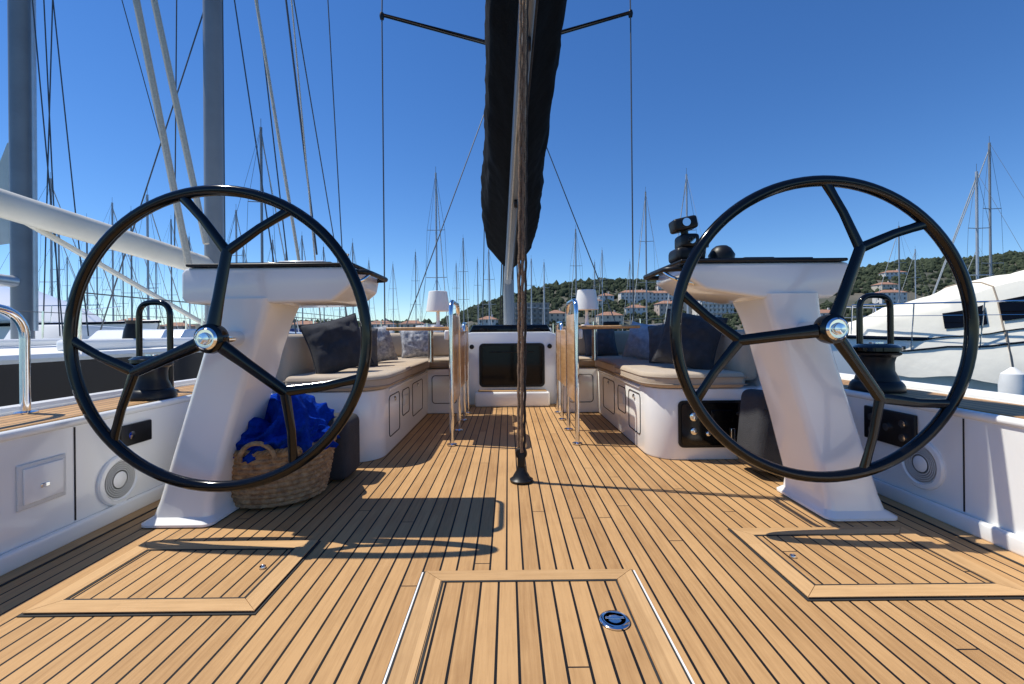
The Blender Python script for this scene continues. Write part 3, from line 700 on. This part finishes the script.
# ------------------------------------------------------------------ water, quay, hills
wm,nt,b=newmat('sea_water'); b.inputs['Base Color'].default_value=(.006,.035,.05,1); b.inputs['Roughness'].default_value=.07
tc=nt.nodes.new('ShaderNodeTexCoord'); n1=nt.nodes.new('ShaderNodeTexNoise'); n1.inputs['Scale'].default_value=1.3; n1.inputs['Detail'].default_value=6
bp=nt.nodes.new('ShaderNodeBump'); bp.inputs['Strength'].default_value=.6; bp.inputs['Distance'].default_value=.15
nt.links.new(tc.outputs['Object'],n1.inputs['Vector']); nt.links.new(n1.outputs['Fac'],bp.inputs['Height']); nt.links.new(bp.outputs[0],b.inputs['Normal'])
w=MB('water'); w.add([(-5000,-3000,-1.2),(5000,-3000,-1.2),(5000,6000,-1.2),(-5000,6000,-1.2)],[(0,1,2,3)],wm); w.build(flat=True)
CONC=P('quay_concrete',(.36,.34,.31),.85,var=.15,vs=.5,bump=.3,bs=5)
q=MB('quay'); q.box(-700,900,215,232,-2,.1,CONC,.1); q.build()
prf=[(-3000,30),(-900,20),(-230,14),(-160,12),(-100,10),(-60,18),(-30,30),(13,45),(57,55),(112,59),(167,57),(233,54),(299,58),(365,69),(431,77),(497,78),(552,85),(760,92),(1200,80),(3000,60)]
def ridge(x):
    for (a,b_),(c,d_) in zip(prf,prf[1:]):
        if a<=x<=c: t=(x-a)/(c-a); return b_+(d_-b_)*t
    return 20
def hz(x,y):
    X=x*500/max(y,300) if y<500 else x
    t=max(0,min(1,(y-228)/(500-228))); s_=t*t*(3-2*t)*.55+t*.45
    if y>500: s_=max(0,1-(y-500)/400)
    return -.2+ridge(X)*s_*.93+(2.5*noise.noise(Vector((x*.012,y*.012,0))))*s_
HILL=P('hill_ground',(.050,.060,.042),.95,col2=(.13,.115,.09),vs=.02,bump=.5,bs=.2)
h=MB('hills'); xs=[-1400+12*i for i in range(235)]; ys=[228+14*j for j in range(48)]
h.add([(x,y,hz(x,y)) for y in ys for x in xs],[(j*len(xs)+i,j*len(xs)+i+1,(j+1)*len(xs)+i+1,(j+1)*len(xs)+i) for j in range(len(ys)-1) for i in range(len(xs)-1)],HILL); h.build()
FOL=P('foliage',(.026,.036,.024),.95,col2=(.072,.088,.050),vs=.09,bump=.8,bs=1.5,spec=.1)
ico=bmesh.new(); bmesh.ops.create_icosphere(ico,subdivisions=1,radius=1); ico.verts.index_update(); iv=[v.co.copy() for v in ico.verts]; iff=[[v.index for v in f.verts] for f in ico.faces]; ico.free()
tr=MB('hillside_trees')
for k in range(10500):
    y=random.uniform(236,520); x=random.uniform(-.62,1.2)*y
    if x<-40 and random.random()<.5: continue
    if noise.noise(Vector((x*.02,y*.02,3)))<-.30: continue
    r=random.uniform(1.1,2.9)*(y/420); z=hz(x,y)+r*.5; sz=random.uniform(.8,1.5)
    tr.add([(x+v.x*r*random.uniform(.7,1.3),y+v.y*r,z+v.z*r*sz*random.uniform(.7,1.3)) for v in iv],iff,FOL)
tr.build(flat=True)
# ------------------------------------------------------------------ town
WALLS=[P('plaster_white',(.66,.64,.60),.85,var=.08,vs=.3),P('plaster_cream',(.56,.51,.42),.85,var=.08,vs=.3),P('plaster_pink',(.50,.41,.35),.85,var=.08,vs=.3),P('plaster_grey',(.26,.26,.25),.85,var=.1,vs=.3)]
ROOF=P('terracotta_roof',(.30,.15,.10),.85,col2=(.38,.21,.14),vs=.6); WIN=P('window_dark',(.08,.09,.10),.3,var=.2); FLAT=P('flat_roof',(.3,.29,.28),.9,var=.1)
def house(x,y,z,w,dp,st,wm_,flat=False,rot=0):
    e=bpy.data.objects.new('apartment_building' if st>3 else 'stone_house',None); sc.collection.objects.link(e); e.location=(x,y,z); e.rotation_euler=(0,0,rot)
    H=st*2.9
    a=MB('walls'); a.box(-w/2,w/2,-dp/2,dp/2,-4,H,wm_); a.build(parent=e,flat=True)
    r=MB('roof')
    if flat: r.box(-w/2-.3,w/2+.3,-dp/2-.3,dp/2+.3,H+.005,H+.5,FLAT)
    else:
        o=.5; k=min(w,dp)*.24; i=min(w,dp)/2
        r.add([(-w/2-o,-dp/2-o,H+.01),(w/2+o,-dp/2-o,H+.01),(w/2+o,dp/2+o,H+.01),(-w/2-o,dp/2+o,H+.01),(-w/2+i,0,H+k),(w/2-i,0,H+k)],[(0,1,5,4),(1,2,5),(2,3,4,5),(3,0,4),(0,3,2,1)],ROOF)
        r.box(w*.2,w*.2+.8,-.4,.4,H+k*.3,H+k+1,wm_)
    r.build(parent=e,flat=True)
    wi=MB('windows'); n=max(2,int(w/3))
    for s_ in range(st):
        for i in range(n):
            cx=-w/2+w*(i+.5)/n; zz=s_*2.9+1
            wi.box(cx-.55,cx+.55,-dp/2-.04,-dp/2+.02,zz,zz+1.4,WIN); wi.box(-w/2-.04,-w/2+.02,-dp*.2,-dp*.2+1,zz,zz+1.4,WIN) if i==0 else None
            if st>3: wi.box(cx-1.1,cx+1.1,-dp/2-1.2,-dp/2-.05,zz-1.1,zz-.1,wm_)
    wi.build(parent=e,flat=True)
for x,Y,w,st,m,fl in[(13,262,20,5,3,True),(30,285,11,2,1,False),(-12,275,11,2,0,False),(62,330,11,2,1,False),(60,270,14,2,1,False),(84,300,13,2,0,False),(98,350,24,3,0,False),(104,300,12,3,2,False),(122,350,30,3,0,False),(118,310,15,3,1,False),(135,300,24,4,0,False),
    (152,320,26,4,1,False),(160,355,22,3,0,False),(176,310,16,3,2,False),(140,410,12,2,0,False),(190,390,12,2,1,False),(205,340,14,3,0,False),(230,370,15,2,2,False),(186,270,18,2,0,False),
    (-55,262,14,2,1,False),(-75,268,16,2,0,False),(-95,262,13,2,2,False),(-120,270,16,2,1,False),(-160,265,18,3,0,False),(-190,262,14,2,2,False),(-220,268,14,3,0,False),(260,310,16,3,0,False),(290,350,14,2,1,False),(330,390,16,2,0,False),(75,350,11,2,0,False)]:
    house(x,Y,max(hz(x,Y-5),0)-.2,w,9,st,WALLS[m],fl,R(random.uniform(-10,10)))
# ------------------------------------------------------------------ light, sky, camera
tosun=Vector((-.53,.12,1)).normalized()
el=math.asin(tosun.z); az=math.atan2(tosun.x,tosun.y)
sl=bpy.data.lights.new('sun','SUN'); sl.energy=5.0; sl.angle=R(.5); sl.color=(1,.95,.84)
so=bpy.data.objects.new('sun',sl); sc.collection.objects.link(so); so.rotation_euler=tosun.to_track_quat('Z','Y').to_euler(); so.location=(-30,10,50)
wd=bpy.data.worlds.new('World'); sc.world=wd; wd.use_nodes=True; nt=wd.node_tree
sk=nt.nodes.new('ShaderNodeTexSky'); sk.sky_type='NISHITA'; sk.sun_disc=False; sk.sun_elevation=el; sk.sun_rotation=az%(2*math.pi)
sk.air_density=1.0; sk.dust_density=0.; sk.ozone_density=3.; sk.altitude=900
hs=nt.nodes.new('ShaderNodeHueSaturation'); hs.inputs['Saturation'].default_value=1.22; hs.inputs['Value'].default_value=1.0; hs.inputs['Hue'].default_value=.505
tn=nt.nodes.new('ShaderNodeMix'); tn.data_type='RGBA'; tn.blend_type='MULTIPLY'; tn.inputs['Factor'].default_value=1.; tn.inputs['B'].default_value=(.86,1.0,1.12,1)
bg=nt.nodes['Background']; bg.inputs['Strength'].default_value=.13
nt.links.new(sk.outputs[0],hs.inputs['Color']); nt.links.new(hs.outputs[0],tn.inputs['A']); nt.links.new(tn.outputs['Result'],bg.inputs['Color'])
cam=bpy.data.cameras.new('camera'); cam.lens=16; cam.sensor_width=36; cam.clip_start=.05; cam.clip_end=12000
cam.shift_x=4/1024; cam.shift_y=-10/1024
co=bpy.data.objects.new('camera',cam); sc.collection.objects.link(co)
co.matrix_world=Matrix.Translation((-.05,0,1.0))@Matrix.Rotation(R(.55),4,'Y')@Matrix.Rotation(R(90),4,'X')
sc.camera=co
sc.view_settings.view_transform='Standard'; sc.view_settings.look='None'; sc.view_settings.exposure=0
